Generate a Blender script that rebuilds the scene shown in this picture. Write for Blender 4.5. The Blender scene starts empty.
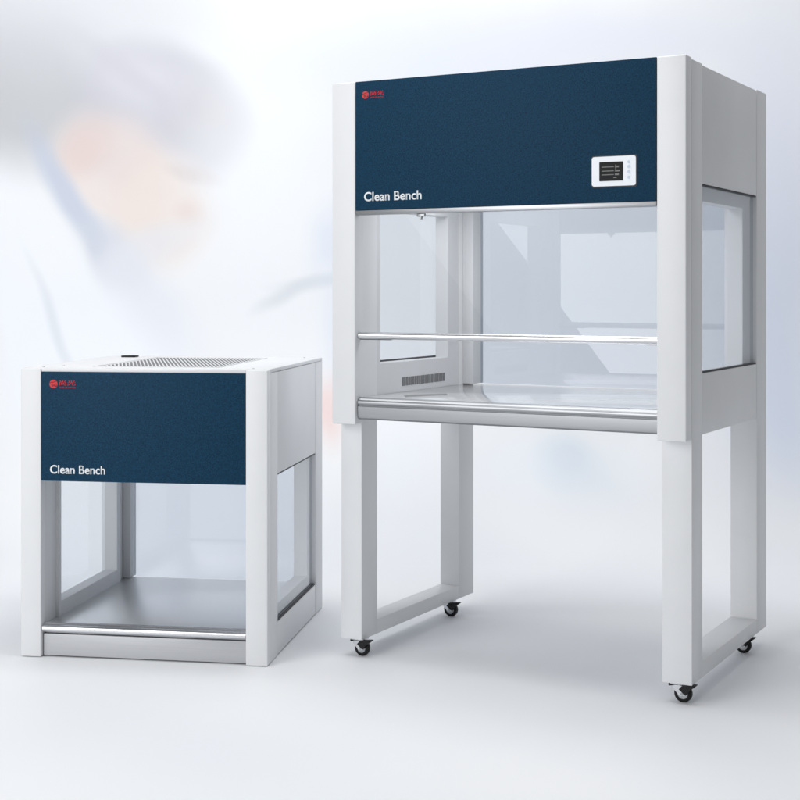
import bpy, bmesh, math, random
from mathutils import Vector, Matrix
random.seed(4)
S = bpy.context.scene
COL = S.collection
R = math.radians

def srgb(r, g, b):
    f = lambda c: (c/255/12.92) if c/255 <= .04045 else ((c/255+.055)/1.055)**2.4
    return (f(r), f(g), f(b), 1)

# ------------------------------------------------------------------ materials
def newmat(name):
    m = bpy.data.materials.new(name); m.use_nodes = True
    nt = m.node_tree
    for n in list(nt.nodes): nt.nodes.remove(n)
    out = nt.nodes.new('ShaderNodeOutputMaterial')
    return m, nt, out

def principled(name, col, rough=.5, metal=0., spec=.5, noise=None, bump=None, coat=0):
    """noise = (scale xyz, amount): brightness variation; bump = (scale xyz, strength, distance)"""
    m, nt, out = newmat(name)
    p = nt.nodes.new('ShaderNodeBsdfPrincipled')
    p.inputs['Base Color'].default_value = col
    p.inputs['Roughness'].default_value = rough
    p.inputs['Metallic'].default_value = metal
    p.inputs['Specular IOR Level'].default_value = spec
    p.inputs['Coat Weight'].default_value = coat
    nt.links.new(p.outputs[0], out.inputs[0])
    def tex(scale, detail=3):
        tc = nt.nodes.new('ShaderNodeTexCoord'); mp = nt.nodes.new('ShaderNodeMapping')
        mp.inputs['Scale'].default_value = scale
        nz = nt.nodes.new('ShaderNodeTexNoise'); nz.inputs['Scale'].default_value = 1
        nz.inputs['Detail'].default_value = detail
        nt.links.new(tc.outputs['Object'], mp.inputs[0]); nt.links.new(mp.outputs[0], nz.inputs['Vector'])
        return nz
    if noise:
        nz = tex(noise[0])
        mr = nt.nodes.new('ShaderNodeMapRange')
        mr.inputs['From Min'].default_value = .3; mr.inputs['From Max'].default_value = .7
        mr.inputs['To Min'].default_value = 1-noise[1]; mr.inputs['To Max'].default_value = 1+noise[1]
        nt.links.new(nz.outputs[0], mr.inputs[0])
        vm = nt.nodes.new('ShaderNodeVectorMath'); vm.operation = 'SCALE'
        vm.inputs[0].default_value = col[:3]
        nt.links.new(mr.outputs[0], vm.inputs['Scale']); nt.links.new(vm.outputs[0], p.inputs['Base Color'])
        if metal > .5:
            mr2 = nt.nodes.new('ShaderNodeMapRange')
            mr2.inputs['To Min'].default_value = max(.02, rough-.08); mr2.inputs['To Max'].default_value = rough+.08
            nt.links.new(nz.outputs[0], mr2.inputs[0]); nt.links.new(mr2.outputs[0], p.inputs['Roughness'])
    if bump:
        nz = tex(bump[0], 2)
        b = nt.nodes.new('ShaderNodeBump'); b.inputs['Strength'].default_value = bump[1]
        b.inputs['Distance'].default_value = bump[2]
        nt.links.new(nz.outputs[0], b.inputs['Height']); nt.links.new(b.outputs[0], p.inputs['Normal'])
    return m

def glassmat(name, tint, refl):
    m, nt, out = newmat(name)
    t = nt.nodes.new('ShaderNodeBsdfTransparent'); t.inputs[0].default_value = tint
    g = nt.nodes.new('ShaderNodeBsdfGlossy'); g.inputs['Roughness'].default_value = 0.0
    g.inputs['Color'].default_value = (1, 1, 1, 1)
    def mth(op, a, b):
        n = nt.nodes.new('ShaderNodeMath'); n.operation = op
        for i, x in enumerate((a, b)):
            if isinstance(x, (int, float)): n.inputs[i].default_value = x
            else: nt.links.new(x, n.inputs[i])
        return n
    lw = nt.nodes.new('ShaderNodeLayerWeight'); lw.inputs[0].default_value = .5
    geo = nt.nodes.new('ShaderNodeNewGeometry')
    sch = mth('ADD', mth('MULTIPLY', mth('POWER', lw.outputs['Facing'], 5).outputs[0], .9).outputs[0], .06)
    mu = mth('MULTIPLY', mth('MULTIPLY', sch.outputs[0], refl).outputs[0], mth('SUBTRACT', 1, geo.outputs['Backfacing']).outputs[0])
    mx = nt.nodes.new('ShaderNodeMixShader')
    nt.links.new(mu.outputs[0], mx.inputs[0])
    nt.links.new(t.outputs[0], mx.inputs[1]); nt.links.new(g.outputs[0], mx.inputs[2])
    nt.links.new(mx.outputs[0], out.inputs[0])
    return m

M = {}
M['white'] = principled('white_powder_coat', (.765, .775, .79, 1), .42, noise=((9, 9, 9), .012), bump=((900, 900, 900), .06, .0004))
M['liner'] = principled('grey_powder_coat', (.70, .71, .73, 1), .5, noise=((9, 9, 9), .015), bump=((900, 900, 900), .06, .0004))
M['kick'] = principled('grey_satin_steel', (.52, .53, .55, 1), .42, .2, noise=((4, 200, 200), .03))
M['navy'] = principled('navy_speckled_steel', srgb(11, 53, 78), .6, spec=.15, noise=((260, 260, 260), .42), bump=((420, 420, 420), .25, .0006))
M['steel'] = principled('brushed_steel', (.36, .37, .385, 1), .38, 1, noise=((3, 220, 220), .04))
M['worktop'] = principled('polished_steel_worktop', (.86, .865, .87, 1), .09, .55, noise=((3, 260, 260), .02))
M['brushtop'] = principled('brushed_steel_worktop', (.74, .75, .755, 1), .33, .85)
M['chrome'] = principled('bright_steel', (.62, .63, .65, 1), .24, 1)
M['gap'] = principled('dark_gasket_and_shadow_gap', (.035, .037, .042, 1), .6)
M['seam'] = principled('panel_seam', (.30, .31, .33, 1), .6)
M['rubber'] = principled('black_rubber', (.008, .008, .009, 1), .5, spec=.25)
M['blackplastic'] = principled('black_plastic', (.010, .010, .011, 1), .4, spec=.25)
M['screen'] = principled('black_screen', (.006, .007, .008, 1), .45, spec=.15)
M['readout'] = principled('screen_readout', (.16, .16, .155, 1), .5)
M['bezel'] = principled('pale_plastic', (.83, .87, .92, 1), .35)
M['bezelgrey'] = principled('pale_blue_button', (.55, .63, .74, 1), .4)
M['ink'] = principled('white_ink', (.85, .88, .9, 1), .5)
M['red'] = principled('red_ink', (.62, .012, .014, 1), .5)
M['hole'] = principled('vent_hole', (.20, .205, .215, 1), .7)
M['glassback'] = glassmat('tinted_rear_glass', (.815, .840, .875, 1), .65)
M['glassside'] = glassmat('tinted_side_glass', (.895, .912, .93, 1), 1.0)
M['glasssash'] = glassmat('clear_sash_glass', (.99, .993, .993, 1), .12)

# ------------------------------------------------------------------ mesh helpers
class MB:
    def __init__(s): s.bm = bmesh.new()
    def box(s, u0, u1, v0, v1, z0, z1, bev=0, seg=2):
        b = bmesh.new()
        r = bmesh.ops.create_cube(b, size=1)
        for v in b.verts:
            v.co = ((u0+u1)/2+v.co.x*(u1-u0), (v0+v1)/2+v.co.y*(v1-v0), (z0+z1)/2+v.co.z*(z1-z0))
        if bev:
            bmesh.ops.bevel(b, geom=b.edges[:], offset=bev, segments=seg, profile=.5, affect='EDGES')
        s.merge(b); return s
    def merge(s, b, mat=None):
        if mat is not None: b.transform(mat)
        me = bpy.data.meshes.new('tmp'); b.to_mesh(me); b.free()
        s.bm.from_mesh(me); bpy.data.meshes.remove(me)
    def cyl(s, p0, p1, r, seg=24, bev=0, r2=None):
        p0 = Vector(p0); p1 = Vector(p1); d = p1-p0
        b = bmesh.new()
        bmesh.ops.create_cone(b, cap_ends=True, segments=seg, radius1=r, radius2=r if r2 is None else r2, depth=d.length)
        if bev:
            es = [e for e in b.edges if len(e.link_faces) == 2 and any(len(f.verts) > 4 for f in e.link_faces)]
            bmesh.ops.bevel(b, geom=es, offset=bev, segments=2, affect='EDGES')
        q = d.to_track_quat('Z', 'Y').to_matrix().to_4x4()
        s.merge(b, Matrix.Translation((p0+p1)/2) @ q); return s
    def prism(s, pts, axis, a, b_):
        """closed outline pts (2D) extruded along axis 'u' (pts=(v,z)), 'v' (pts=(u,z)) or 'z' (pts=(u,v))"""
        def P(p, t): return {'u': (t, p[0], p[1]), 'v': (p[0], t, p[1]), 'z': (p[0], p[1], t)}[axis]
        bm = s.bm
        A = [bm.verts.new(P(p, a)) for p in pts]; B = [bm.verts.new(P(p, b_)) for p in pts]
        fs = [bm.faces.new(A), bm.faces.new(B[::-1])]
        n = len(pts)
        for i in range(n): fs.append(bm.faces.new((A[i], B[i], B[(i+1) % n], A[(i+1) % n])))
        bmesh.ops.recalc_face_normals(bm, faces=fs)
        return s
    def ring(s, axis, a, b_, o, i, bev=0):
        """rectangular frame: o, i = (lo1, hi1, lo2, hi2) outer/inner; built as one loop mesh"""
        def P(p, q, t): return {'u': (t, p, q), 'v': (p, t, q), 'z': (p, q, t)}[axis]
        bm = bmesh.new()
        L = []
        for t in (a, b_):
            for r in (o, i):
                L.append([bm.verts.new(P(x, y, t)) for x, y in ((r[0], r[2]), (r[1], r[2]), (r[1], r[3]), (r[0], r[3]))])
        oa, ia, ob, ib = L
        for k in range(4):
            n = (k+1) % 4
            bm.faces.new((oa[k], oa[n], ia[n], ia[k])); bm.faces.new((ob[k], ib[k], ib[n], ob[n]))
            bm.faces.new((oa[k], ob[k], ob[n], oa[n])); bm.faces.new((ia[k], ia[n], ib[n], ib[k]))
        bmesh.ops.recalc_face_normals(bm, faces=bm.faces[:])
        if bev:
            es = [e for e in bm.edges if len(e.link_faces) == 2 and e.calc_face_angle(0) > .5]
            bmesh.ops.bevel(bm, geom=es, offset=bev, segments=2, affect='EDGES')
        s.merge(bm); return s
    def build(s, name, mat, parent=None, smooth=True, label=None):
        me = bpy.data.meshes.new(name); s.bm.to_mesh(me); s.bm.free()
        me.materials.append(mat)
        if smooth:
            me.polygons.foreach_set('use_smooth', [True]*len(me.polygons))
            me.set_sharp_from_angle(angle=R(32))
        o = bpy.data.objects.new(name, me); COL.objects.link(o)
        if parent: o.parent = parent
        if label: o['label'] = label
        return o

def text_mesh(body, size, offset=0, extrude=0, shear=0, spacing=1):
    cu = bpy.data.curves.new('t', 'FONT'); cu.body = body; cu.size = size
    cu.offset = offset; cu.extrude = extrude; cu.shear = shear; cu.space_character = spacing
    o = bpy.data.objects.new('t', cu); COL.objects.link(o)
    dg = bpy.context.evaluated_depsgraph_get(); dg.update()
    me = bpy.data.meshes.new_from_object(o.evaluated_get(dg))
    bpy.data.objects.remove(o); bpy.data.curves.remove(cu)
    return me

def add_text(mb, body, x, z, v, width=None, height=None, offset=0, spacing=1, size=.05, ext=.0004):
    """lettering upright on a panel facing -v, fitted to width/height, lower left at (x,z)"""
    me = text_mesh(body, size, offset, 0, 0, spacing)
    b = bmesh.new(); b.from_mesh(me); bpy.data.meshes.remove(me)
    xs = [q.co.x for q in b.verts]; ys = [q.co.y for q in b.verts]
    w = max(xs)-min(xs); h = max(ys)-min(ys)
    sx = width/w if width else 1; sz = height/h if height else sx
    if not width: sx = sz
    for q in b.verts:
        q.co = (x+(q.co.x-min(xs))*sx, v, z+(q.co.y-min(ys))*sz)
    r = bmesh.ops.extrude_face_region(b, geom=b.faces[:])
    for q in r['geom']:
        if isinstance(q, bmesh.types.BMVert): q.co.y += ext
    bmesh.ops.recalc_face_normals(b, faces=b.faces[:])
    mb.merge(b)

def disc(mb, cx, cz, r, v, ext=.0004, seg=40):
    mb.prism([(cx+r*math.cos(i*2*math.pi/seg), cz+r*math.sin(i*2*math.pi/seg)) for i in range(seg)], 'v', v, v+ext)

def thing(name, loc, rz, label, cat, group=None):
    o = bpy.data.objects.new(name, None); COL.objects.link(o)
    o.location = loc; o.rotation_euler = (0, 0, rz); o['label'] = label; o['category'] = cat
    if group: o['group'] = group
    return o

def rrect(x0, x1, z0, z1, r, n=6):
    P = []
    for cx, cz, a0 in ((x1-r, z1-r, 0), (x0+r, z1-r, 90), (x0+r, z0+r, 180), (x1-r, z0+r, 270)):
        for k in range(n+1):
            a = R(a0+90*k/n); P.append((cx+r*math.cos(a), cz+r*math.sin(a)))
    return P

def logo(parent, x, z, s, v):
    """round emblem with a swoosh and the letters SG, two characters and a line of small letters beside it; s = emblem diameter"""
    m = MB()
    disc(m, x+s/2, z-s/2, s/2, v)
    add_text(m, '尚光', x+s*1.22, z-s*.66, v, width=s*2.0, height=s*.60, offset=.0003)
    add_text(m, 'YOUR LAB PARTNER', x+s*1.22, z-s*.98, v, width=s*2.0, height=s*.17, offset=.0003)
    lg = m.build('logo', M['red'], parent, smooth=False)
    m = MB()
    add_text(m, 'SG', x+s*.27, z-s*.80, v-.0004, width=s*.62, height=s*.34, offset=.0004)
    P = []; n = 14
    for k in range(n+1):
        t = k/n; P.append((x+s*(.02+.84*t), z-s*(.40-.06*t-.16*t*t)))
    for k in range(n, -1, -1):
        t = k/n; P.append((x+s*(.02+.84*t), z-s*(.34-.02*t-.20*t*t)+s*0.005))
    m.prism(P, 'v', v-.0004, v-.0001)
    m.build('emblem_marking', M['navy'], lg, smooth=False)
    return lg

def perforated_screws(parent, pts, r=.004):
    for (u, v, z) in pts:
        MB().cyl((u, v, z-.001), (u, v, z+.0018), r, 16, .0006).build('screw', M['chrome'], parent)

# ------------------------------------------------------------------ shared cabinet pieces
def caster(parent, u, v, ztop):
    rr = .0245
    m = MB()
    m.box(u-.022, u+.022, v-.018, v+.018, ztop-.006, ztop-.0005, .001)
    m.cyl((u, v, ztop-.014), (u, v, ztop-.004), .010, 20)
    ax = .010; cu_ = u+ax; cz = rr
    for s in (-1, 1):
        m.prism([(u-.013, ztop-.009), (u+.015, ztop-.009), (cu_+.008, cz-.004), (cu_-.006, cz-.006), (u-.016, cz+.014)], 'v', v+s*.0125-.0012, v+s*.0125+.0012)
    m.box(u-.013, u+.014, v-.0135, v+.0135, ztop-.0125, ztop-.0085, .001)
    c = m.build('caster', M['chrome'], parent)
    w = MB()
    # tyre profile turned about the axle (along v)
    prof = [(-.0095, rr-.006), (-.0085, rr-.0018), (-.005, rr), (.005, rr), (.0085, rr-.0018), (.0095, rr-.006), (.0095, .015), (-.0095, .015)]
    n = 40; rings = []
    for k in range(n):
        a = 2*math.pi*k/n
        rings.append([w.bm.verts.new((cu_+r_*math.cos(a), v+y_, cz+r_*math.sin(a))) for y_, r_ in prof])
    for k in range(n):
        A, B = rings[k], rings[(k+1) % n]
        for j in range(len(prof)):
            w.bm.faces.new((A[j], B[j], B[(j+1) % len(prof)], A[(j+1) % len(prof)]))
    bmesh.ops.recalc_face_normals(w.bm, faces=w.bm.faces[:])
    w.build('wheel', M['rubber'], c)
    h = MB(); h.cyl((cu_, v-.0085, cz), (cu_, v+.0085, cz), .0152, 28, .001)
    h.cyl((cu_, v-.0155, cz), (cu_, v+.0155, cz), .0045, 16, .001)
    h.build('hub', M['steel'], c)
    b = MB()
    b.prism([(u+.004, ztop-.016), (u+.013, ztop-.006), (u+.046, ztop-.0015), (u+.052, ztop-.0025), (u+.034, ztop-.017), (u+.024, ztop-.030), (u+.018, ztop-.028)], 'v', v-.024, v-.004)
    b.build('brake_lever', M['blackplastic'], c)
    k = MB(); k.cyl((u-.030, v-.004, ztop-.012), (u-.016, v-.004, ztop-.008), .0038, 12, .0008)
    k.build('release_knob', M['blackplastic'], c)
    return c

def side_wall(root, W, right, va, vb, zbot, ztop, w0, w1, lv0, lv1, lz0, lz1, glass, lin=.065, low=None):
    """side of a cabinet: upper and lower skins, inner liner ring, glass pane with dark gaskets; va..vb between the columns"""
    X = (lambda a, b: (W-b, W-a)) if right else (lambda a, b: (a, b))
    low = zbot if low is None else low
    u = X(.0015, .022)
    up = MB().box(*u, va+.0012, vb-.0012, w1+.004, ztop-.002, .0012).build('side_panel', M['white'], root)
    lo = MB().box(*u, va+.0012, vb-.0012, low, w0-.004, .0012).build('side_panel', M['white'], root)
    u = X(.022, .026)
    MB().box(*u, va-.002, vb+.002, low+.004, ztop-.006).build('seam_backing', M['gap'], root)
    bpy.data.objects.remove(COL.objects[-1]) if False else None
    return X

def glazed_side(root, W, right, va, vb, low, ztop, w0, w1, lv0, lv1, lz0, lz1, glass, lin):
    X = (lambda a, b: (W-b, W-a)) if right else (lambda a, b: (a, b))
    MB().box(*X(.0018, .020), va+.0022, vb-.0022, w1+.0045, ztop-.0008, .001).build('side_panel', M['white'], root)
    MB().box(*X(.0018, .020), va+.0022, vb-.0022, low, w0-.0045, .001).build('side_panel', M['white'], root)
    # liner: one frame behind the skins, its opening a little inside the glass
    MB().ring('u', *X(.0235, lin), (va-.001, vb+.001, low+.003, ztop-.006), (lv0, lv1, lz0, lz1), .0012).build('inner_side_frame', M['liner'], root)
    g = MB().box(*X(.012, .017), va+.003, vb-.003, w0-.003, w1+.003).build('side_window', glass, root, smooth=False)
    for (a, b) in ((w0-.0040, w0+.0008), (w1-.0004, w1+.0040)):
        MB().box(*X(.0035, .0115), va+.0024, vb-.0024, a, b).build('gasket', M['gap'], g, smooth=False)

# ================================================================== LARGE BENCH
LX, LY, LA = -0.1692, 4.3236, -0.5103
W, D, H = 1.1043, .8369, 1.75
big = thing('clean_bench', (LX, LY, 0), LA, 'tall white clean bench with small display on its navy hood, standing on casters', 'clean bench', 'laboratory clean benches with navy hoods')

ZT = 1.745
for s in (0, 1):
    u = (0, .0815) if s == 0 else (1.0228, W)
    m = MB(); m.box(*u, 0, .050, .717, H, .004, 3)
    m.build('front_post', M['white'], big)
    lu = (0.0005, .0725) if s == 0 else (1.0205, W-.0012)
    for (v0, v1) in ((.054, .150), (.722, .837)):
        if v0 < .1: m = MB().box(*lu, v0, v1, .055, ZT, .0016)
        else: m = MB().box(*lu, v0, v1, .055, ZT, .0016)
        m.build('leg', M['white'], big)
    m = MB().box(lu[0]+.0002, lu[1]-.0002, .1502, .7218, .0552, .100, .0012)
    m.build('bottom_rail', M['white'], big)
    glazed_side(big, W, s == 1, .150, .722, .724, 1.742, .897, 1.411, .172, .640, .893, 1.372, M['glassside'], .0710)
    for v in (.085, .690):
        caster(big, (.048 if s == 0 else 1.060), v, .0555)
# rear inner column strips + back
for (a, b) in ((.0727, .112), (W-.112, W-.0727)):
    MB().box(a, b, .752, .834, .798, 1.46, .002).build('rear_column', M['liner'], big)
MB().box(.113, W-.113, .812, .818, .797, 1.452).build('rear_window', M['glassback'], big, smooth=False)
MB().box(.0740, W-.0740, .800, .832, 1.4525, 1.735, .001).build('rear_panel', M['white'], big)
MB().box(.0740, W-.0740, .7985, .832, .728, .792, .001).build('rear_panel', M['white'], big)
# hood
MB().box(.0740, W-.0740, .036, .799, 1.7, 1.738, .001).build('top_cover', M['white'], big)
MB().box(.0740, W-.0740, .036, .799, 1.470, 1.478, .001).build('diffuser_panel', M['liner'], big)
MB().box(W/2-.44, W/2+.44, .225, .535, 1.4635, 1.4695, .001).build('lamp_housing', M['white'], big)
MB().box(.0827, 1.0216, .0005, .022, 1.3625, 1.749, .0012).build('front_panel', M['navy'], big)
MB().box(.0830, 1.0213, .003, .0300, 1.3480, 1.3618, .001).build('panel_lip', M['steel'], big)
# latch hooks under the hood
m = MB(); m.box(.286, .312, .010, .020, 1.3385, 1.3475, .0015); m.cyl((.299, .015, 1.331), (.299, .015, 1.339), .0045, 16)
m.build('latch', M['steel'], big)
# work surface, front profile
MB().box(.0735, W-.0735, .032, .811, .765, .7960, .001).build('work_surface', M['worktop'], big)
prof = [(.030, .731), (.020, .732), (.014, .737), (.0125, .745), (.0125, .771), (.015, .7745), (.0125, .7765), (.0105, .780), (.0105, .785), (.0125, .7885), (.017, .7905), (.018, .7950), (.0205, .7975), (.025, .7985), (.031, .7985)]
MB().prism(prof, 'u', .0835, 1.0220).build('front_rail', M['steel'], big)
# sash and its handle
sash = MB().box(.0850, 1.0195, .0310, .0350, .990, 1.440).build('sash_window', M['glasssash'], big, smooth=False)
hb = MB(); hb.cyl((.0832, .0215, .985), (1.0215, .0215, .985), .0108, 28)
hb.build('sash_handle', M['chrome'], sash)
for a, b in ((.985, 1.0195), (.0850, .19)):
    MB().box(a, b, .022, .036, .9725, .9770, .001).build('sash_bracket', M['blackplastic'], sash)
# grille in left and right liner
for s in (0, 1):
    uo = .0712 if s == 0 else W-.0712; d = 1 if s == 0 else -1
    m = MB(); n = 21
    for k in range(n):
        v = .318+k*(.608-.318)/(n-1)
        a, b = sorted((uo+d*.0002, uo+d*.0016))
        m.box(a, b, v-.0048, v+.0048, .815, .8425)
    m.build('air_grille', M['hole'], big, smooth=False)
# control panel
cp = MB().prism(rrect(.840, .966, 1.406, 1.487, .007), 'v', -.0055, .0004).build('control_panel', M['bezel'], big, label='pale blue control panel with small black screen')
m = MB().prism(rrect(.8365, .9695, 1.4025, 1.4905, .008), 'v', -.0005, .0003).build('panel_shadow_gap', M['gap'], cp)  # dark rim round the control panel, its shadow gap put in as colour
m.name = 'control_panel_shadow_gap'
sc_ = MB().prism(rrect(.862, .930, 1.420, 1.472, .002), 'v', -.0065, -.0054).build('screen', M['screen'], cp)
m = MB()
for k, z in enumerate((1.457, 1.446, 1.436)):
    m.box(.869, .904, -.0070, -.0066, z, z+.0022); m.box(.907, .9185+.003*(k % 2), -.0070, -.0066, z-.001, z+.0035)
m.box(.903, .912, -.0070, -.0066, 1.4275, 1.4300); m.box(.9085, .9105, -.0070, -.0066, 1.446, 1.464)
m.build('screen_readout', M['readout'], cp, smooth=False)
for z in (1.472, 1.459, 1.445, 1.430):
    m = MB(); m.prism([(.9465+.0042*math.cos(a*math.pi/8), z-.002+.0042*math.sin(a*math.pi/8)) for a in range(16)], 'v', -.0068, -.0056)
    m.build('button', M['bezelgrey'], cp)
m = MB()
add_text(m, 'Clean Bench', .113, 1.3885, -.0001, width=.195, height=.0275, offset=.00085, size=.05)
m.build('lettering', M['ink'], big, smooth=False)
logo(big, .106, 1.719, .023, -.0001)

# ================================================================== SMALL BENCH
SX, SY, SA = -1.1231, 4.3547, -0.1584
w, d, h = .7755, .8048, .8850
sm = thing('clean_bench', (SX, SY, 0), SA, 'short square clean bench standing on the floor, with perforated top plate and open front', 'clean bench', 'laboratory clean benches with navy hoods')
for s in (0, 1):
    u = (0, .0645) if s == 0 else (.7085, w)
    MB().box(*u, 0, .034, .002, h-.002, .003, 3).build('front_post', M['white'], sm)
    lu = (.0008, .0600) if s == 0 else (w-.060, w-.0008)
    for (v0, v1) in ((.0355, .132), (.694, .8048)):
        MB().box(*lu, v0, v1, .002, h-.012, .0015).build('corner_column', M['white'], sm)
    glazed_side(sm, w, s == 1, .132, .694, .004, h-.012, .108, .555, .150, .660, .140, .600, M['glassside'], .0700)
for (a, b) in ((.0615, .090), (w-.090, w-.0615)):
    MB().box(a, b, .7420, .8030, .096, .600, .002).build('rear_column', M['liner'], sm)
MB().box(.0910, w-.0910, .780, .785, .095, .600).build('rear_window', M['glassback'], sm, smooth=False)
MB().box(.0615, w-.0615, .770, .803, .6005, h-.012, .001).build('rear_panel', M['white'], sm)
MB().box(.0712, w-.0712, .036, .769, .602, .610, .001).build('diffuser_panel', M['liner'], sm)
MB().box(.0655, .7075, .0008, .022, .540, .8730, .0012).build('front_panel', M['navy'], sm)
MB().box(.0655, .7075, .0035, .0225, .8732, .8835, .001).build('panel_edge', M['white'], sm)
# work surface, front rail, kick plate
MB().box(.0608, w-.0608, .036, .7795, .075, .0945, .001).build('work_surface', M['brushtop'], sm)
MB().box(.0662, .7068, .014, .030, .004, .0705, .003).build('kick_plate', M['kick'], sm)
prof = [(.033, .0722), (.0235, .073), (.011, .0755), (.0055, .081), (.0045, .087), (.0065, .093), (.012, .0975), (.018, .098), (.0195, .0965), (.022, .0975), (.026, .102), (.033, .1035)]
MB().prism(prof, 'u', .0662, .7068).build('front_rail', M['chrome'], sm)
# top plate with perforated field
tp = MB().box(.0008, w-.0008, .0230, .8040, h-.0115, h, .002).build('top_plate', M['white'], sm)
for (a, b) in ((.0, .0645), (.7085, w)): pass
u0, u1, v0, v1 = .215, .585, .10, .68
m = MB().ring('z', h, h+.0022, (u0-.016, u1+.016, v0-.02, v1+.02), (u0-.010, u1+.010, v0-.014, v1+.014), .0004); m.build('vent_border', M['white'], tp)
m = MB(); n1, n2 = 30, 34
for i in range(n1):
    for j in range(n2):
        x = u0+(i+.5*(j % 2)+.25)*(u1-u0)/n1; y = v0+(j+.5)*(v1-v0)/n2
        vs = [m.bm.verts.new((x+.0043*math.cos(a*math.pi/4), y+.0055*math.sin(a*math.pi/4), h+.0004)) for a in range(8)]
        vb = [m.bm.verts.new((x+.0043*math.cos(a*math.pi/4), y+.0055*math.sin(a*math.pi/4), h-.0006)) for a in range(8)]
        m.bm.faces.new(vs)
        for a in range(8): m.bm.faces.new((vb[a], vb[(a+1) % 8], vs[(a+1) % 8], vs[a]))
m.build('perforated_vent', M['hole'], tp, smooth=False)
m = MB(); m.box(.070, .120, .700, .745, h, h+.006, .001)
sw = m.build('power_socket', M['blackplastic'], tp)
perforated_screws(tp, [(.055, .045, h), (.72, .045, h), (.055, .76, h), (.72, .76, h), (.09, .12, h)])
m = MB(); add_text(m, 'Clean Bench', .094, .5625, .0002, width=.176, height=.0265, offset=.00085, size=.05)
m.build('lettering', M['ink'], sm, smooth=False)
logo(sm, .092, .849, .026, .0002)

# ================================================================== SETTING
CF, CX, HY, CH = 1422.23, 387.67, 290.98, 1.1196
YW = 6.9      # distance of the printed backdrop wall
RC = 1.1      # radius of the sweep
def wallpt(px, py): return ((px-CX)/CF*YW, CH-(py-HY)/CF*YW)
sc1 = YW/CF

def backdrop_material(printed):
    m, nt, out = newmat('printed_backdrop_paper' if printed else 'white_floor_paper')
    L = nt.links.new
    p = nt.nodes.new('ShaderNodeBsdfPrincipled'); p.inputs['Roughness'].default_value = .55
    p.inputs['Specular IOR Level'].default_value = .3
    L(p.outputs[0], out.inputs[0])
    tc = nt.nodes.new('ShaderNodeTexCoord')
    base = nt.nodes.new('ShaderNodeTexNoise'); base.inputs['Scale'].default_value = .9; base.inputs['Detail'].default_value = 1
    L(tc.outputs['Object'], base.inputs['Vector'])
    rp = nt.nodes.new('ShaderNodeValToRGB')
    rp.color_ramp.elements[0].position = .35; rp.color_ramp.elements[0].color = (.835, .855, .89, 1)
    rp.color_ramp.elements[1].position = .62; rp.color_ramp.elements[1].color = (.88, .892, .91, 1)
    L(base.outputs[0], rp.inputs[0])
    last = rp.outputs[0]
    if printed:
        sep = nt.nodes.new('ShaderNodeSeparateXYZ'); L(tc.outputs['Object'], sep.inputs[0])
        def math_(op, a, b=None, clamp=False):
            n = nt.nodes.new('ShaderNodeMath'); n.operation = op; n.use_clamp = clamp
            for i, x in enumerate((a, b)):
                if x is None: continue
                if isinstance(x, (int, float)): n.inputs[i].default_value = x
                else: L(x, n.inputs[i])
            return n.outputs[0]
        # wobble so that the print's soft shapes are not perfect ellipses
        nz = nt.nodes.new('ShaderNodeTexNoise'); nz.inputs['Scale'].default_value = 2.2; nz.inputs['Detail'].default_value = 1
        L(tc.outputs['Object'], nz.inputs['Vector'])
        sn = nt.nodes.new('ShaderNodeSeparateColor'); L(nz.outputs['Color'], sn.inputs[0])
        gx = math_('ADD', sep.outputs[0], math_('MULTIPLY', math_('SUBTRACT', sn.outputs[0], .5), .14))
        gz = math_('ADD', sep.outputs[2], math_('MULTIPLY', math_('SUBTRACT', sn.outputs[1], .5), .14))
        fr = nt.nodes.new('ShaderNodeMapRange'); fr.interpolation_type = 'SMOOTHSTEP'
        fr.inputs['From Min'].default_value = .02; fr.inputs['From Max'].default_value = .5
        L(sep.outputs[2], fr.inputs[0]); fade = fr.outputs[0]
        for (px, py, rx, ry, rot, col, st, soft) in BLOBS:
            x0, z0 = wallpt(px, py); a = R(-rot)
            dx = math_('SUBTRACT', gx, x0); dz = math_('SUBTRACT', gz, z0)
            ca, sa = math.cos(a), math.sin(a)
            xr = math_('MULTIPLY', math_('ADD', math_('MULTIPLY', dx, ca), math_('MULTIPLY', dz, sa)), 1/(rx*sc1))
            zr = math_('MULTIPLY', math_('SUBTRACT', math_('MULTIPLY', dz, ca), math_('MULTIPLY', dx, sa)), 1/(ry*sc1))
            dd = math_('SQRT', math_('ADD', math_('MULTIPLY', xr, xr), math_('MULTIPLY', zr, zr)))
            mr = nt.nodes.new('ShaderNodeMapRange'); mr.interpolation_type = 'SMOOTHSTEP'
            mr.inputs['From Min'].default_value = 1-soft; mr.inputs['From Max'].default_value = 1+soft
            mr.inputs['To Min'].default_value = st; mr.inputs['To Max'].default_value = 0
            L(dd, mr.inputs[0])
            mx = nt.nodes.new('ShaderNodeMix'); mx.data_type = 'RGBA'
            L(math_('MULTIPLY', mr.outputs[0], fade), mx.inputs[0]); L(last, mx.inputs[6]); mx.inputs[7].default_value = srgb(*col)
            last = mx.outputs[2]
    L(last, p.inputs['Base Color'])
    return m

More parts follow.
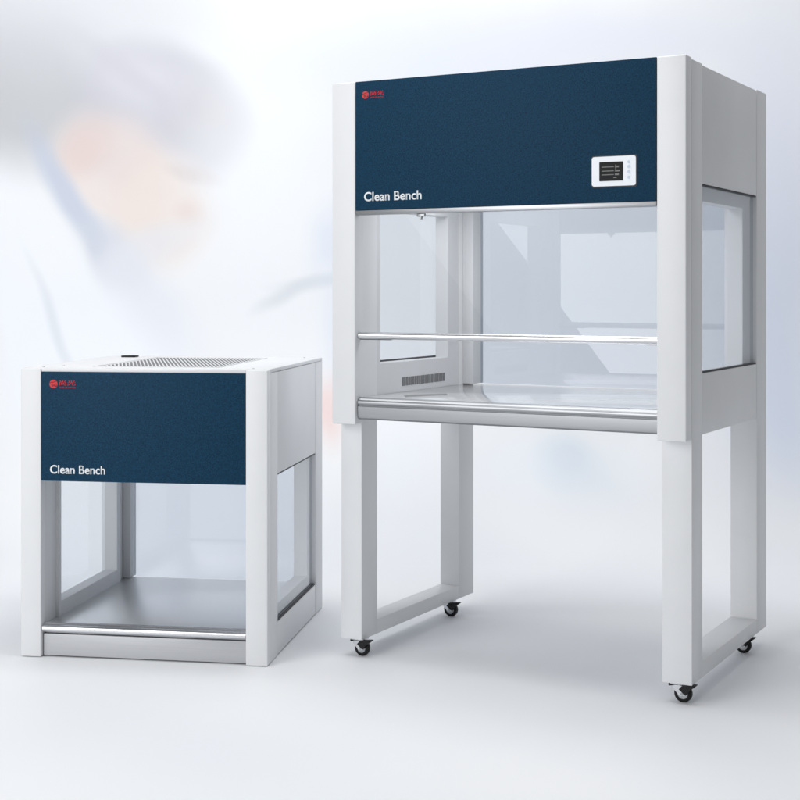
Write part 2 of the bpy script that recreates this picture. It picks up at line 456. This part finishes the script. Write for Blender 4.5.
# soft-focus print: (x, y, rx, ry, tilt, colour, strength, softness)
BLOBS = [
    (20, 90, 95, 75, 10, (188, 190, 194), 0.8, .5),
    (60, 10, 150, 60, 0, (214, 216, 221), 0.6, .6),
    (158, 118, 84, 78, 30, (199, 199, 208), 0.8, .22),
    (205, 112, 34, 44, -30, (190, 187, 190), 0.55, .7),
    (140, 78, 44, 28, 10, (220, 220, 229), 0.7, .9),
    (140, 84, 62, 10, 38, (206, 206, 215), 0.6, .9),
    (128, 182, 76, 50, 40, (234, 221, 216), 0.75, .4),
    (165, 212, 50, 56, -20, (236, 225, 218), 0.75, .4),
    (84, 150, 22, 26, 30, (226, 205, 199), 0.6, .7),
    (196, 176, 22, 7, 20, (211, 200, 197), 0.6, .8),
    (190, 214, 12, 14, 0, (225, 204, 195), 0.6, .9),
    (70, 200, 13, 70, -30, (190, 200, 220), 0.75, .7),
    (112, 258, 24, 40, -42, (203, 209, 221), 0.75, .6),
    (150, 250, 50, 16, -25, (229, 230, 235), 0.7, .8),
    (40, 290, 52, 130, -28, (243, 246, 251), 0.95, .25),
    (95, 360, 90, 80, -20, (240, 244, 250), 0.9, .35),
    (60, 330, 5, 60, -25, (221, 226, 233), 0.7, .9),
    (150, 300, 26, 70, -35, (227, 230, 238), 0.6, .7),
    (250, 170, 60, 130, 0, (244, 247, 251), .6, .7),
    (284, 293, 26, 6, -30, (205, 211, 218), .8, .9),
    (318, 281, 32, 7, -6, (205, 211, 218), .8, .9),
    (335, 330, 14, 40, 0, (208, 218, 238), .6, .9),
    (330, 245, 20, 34, 0, (216, 224, 240), .6, .9),
    (327, 405, 14, 28, 0, (240, 205, 200), .7, .8),
    (300, 330, 60, 60, 0, (240, 243, 247), .5, .8),
    (470, 60, 180, 40, 0, (222, 228, 238), .6, .9),
    (600, 40, 140, 24, 0, (228, 231, 243), .6, .9),
    (775, 200, 50, 140, 0, (222, 228, 244), .7, .8),
    (772, 420, 40, 130, 0, (206, 218, 240), .6, .9),
    (560, 455, 24, 22, 0, (196, 212, 226), .7, .8),
    (590, 480, 40, 30, 0, (204, 218, 232), .7, .9),
    (630, 462, 30, 34, 0, (246, 249, 252), .7, .8),
    (520, 470, 50, 30, 0, (236, 242, 250), .8, .8),
    (560, 540, 120, 40, 0, (218, 228, 242), .7, .9),
    (400, 440, 34, 60, 0, (248, 250, 253), .8, .7),
    (395, 500, 40, 60, 0, (226, 232, 244), .6, .8),
]
# floor sheet
X0, X1, Y0, Y1 = -9, 9, -4, YW-RC
f = MB()
f.bm.faces.new([f.bm.verts.new(p) for p in ((X0, Y0, 0), (X1, Y0, 0), (X1, Y1, 0), (X0, Y1, 0))])
fo = f.build('floor', backdrop_material(False), smooth=False); fo['kind'] = 'structure'; fo['label'] = 'smooth white studio floor under both benches'
b = MB(); rows = []
pts = [(Y1+RC*math.sin(R(90*k/24)), RC-RC*math.cos(R(90*k/24))) for k in range(25)]+[(YW, 2.4), (YW, 4.2)]
for (y, z) in pts: rows.append([b.bm.verts.new((x, y, z)) for x in (X0, X1)])
for A, B in zip(rows, rows[1:]): b.bm.faces.new((A[0], A[1], B[1], B[0]))
bo = b.build('backdrop', backdrop_material(True)); bo['kind'] = 'structure'; bo['label'] = 'pale backdrop with a soft-focus print of a laboratory'

# ================================================================== LIGHT
wd = bpy.data.worlds.new('World'); S.world = wd; wd.use_nodes = True
bg = wd.node_tree.nodes['Background']; bg.inputs[0].default_value = (.965, .98, 1, 1); bg.inputs[1].default_value = .26

def area(name, loc, target, sx, sy, power, roll=0, col=(1, 1, 1)):
    l = bpy.data.lights.new(name, 'AREA'); l.shape = 'RECTANGLE'; l.size = sx; l.size_y = sy; l.energy = power; l.color = col
    o = bpy.data.objects.new(name, l); COL.objects.link(o)
    dr = Vector(target)-Vector(loc)
    q = dr.to_track_quat('-Z', 'Y')
    o.rotation_euler = (q.to_matrix() @ Matrix.Rotation(R(roll), 3, 'Z')).to_euler(); o.location = loc
    return o
area('key_softbox', (-3.7, .5, 2.4), (-.2, 4.8, .9), 3.0, 4.2, 162, 34)
area('overhead_softbox', (.1, 4.1, 4.4), (.1, 4.5, 0), 2.2, 1.6, 75)
# the bench's own work light: a strip under the hood's diffuser
def strip(name, root, w0, loc, sx, sy, power):
    l = bpy.data.lights.new(name, 'AREA'); l.shape = 'RECTANGLE'; l.size = sx; l.size_y = sy; l.energy = power
    o = bpy.data.objects.new(name, l); COL.objects.link(o); o.parent = root; o.location = loc
strip('work_light', big, W, (W/2, .38, 1.462), .86, .30, 3.2)
area('backdrop_softbox', (0, 4.9, 4.6), (0, 6.9, 1.2), 7.0, .8, 52)

# ================================================================== CAMERA
cam = bpy.data.cameras.new('camera'); co = bpy.data.objects.new('camera', cam); COL.objects.link(co)
co.location = (0, 0, CH); co.rotation_euler = (R(90), 0, 0)
cam.sensor_width = 36; cam.lens = CF/800*36
cam.shift_x = (400-CX)/800; cam.shift_y = -(400-HY)/800
cam.clip_end = 200
S.camera = co
S.view_settings.view_transform = 'Standard'; S.view_settings.look = 'None'
S.view_settings.exposure = 0; S.view_settings.gamma = 1
S.cycles.max_bounces = 12; S.cycles.transparent_max_bounces = 24; S.cycles.sample_clamp_indirect = 6
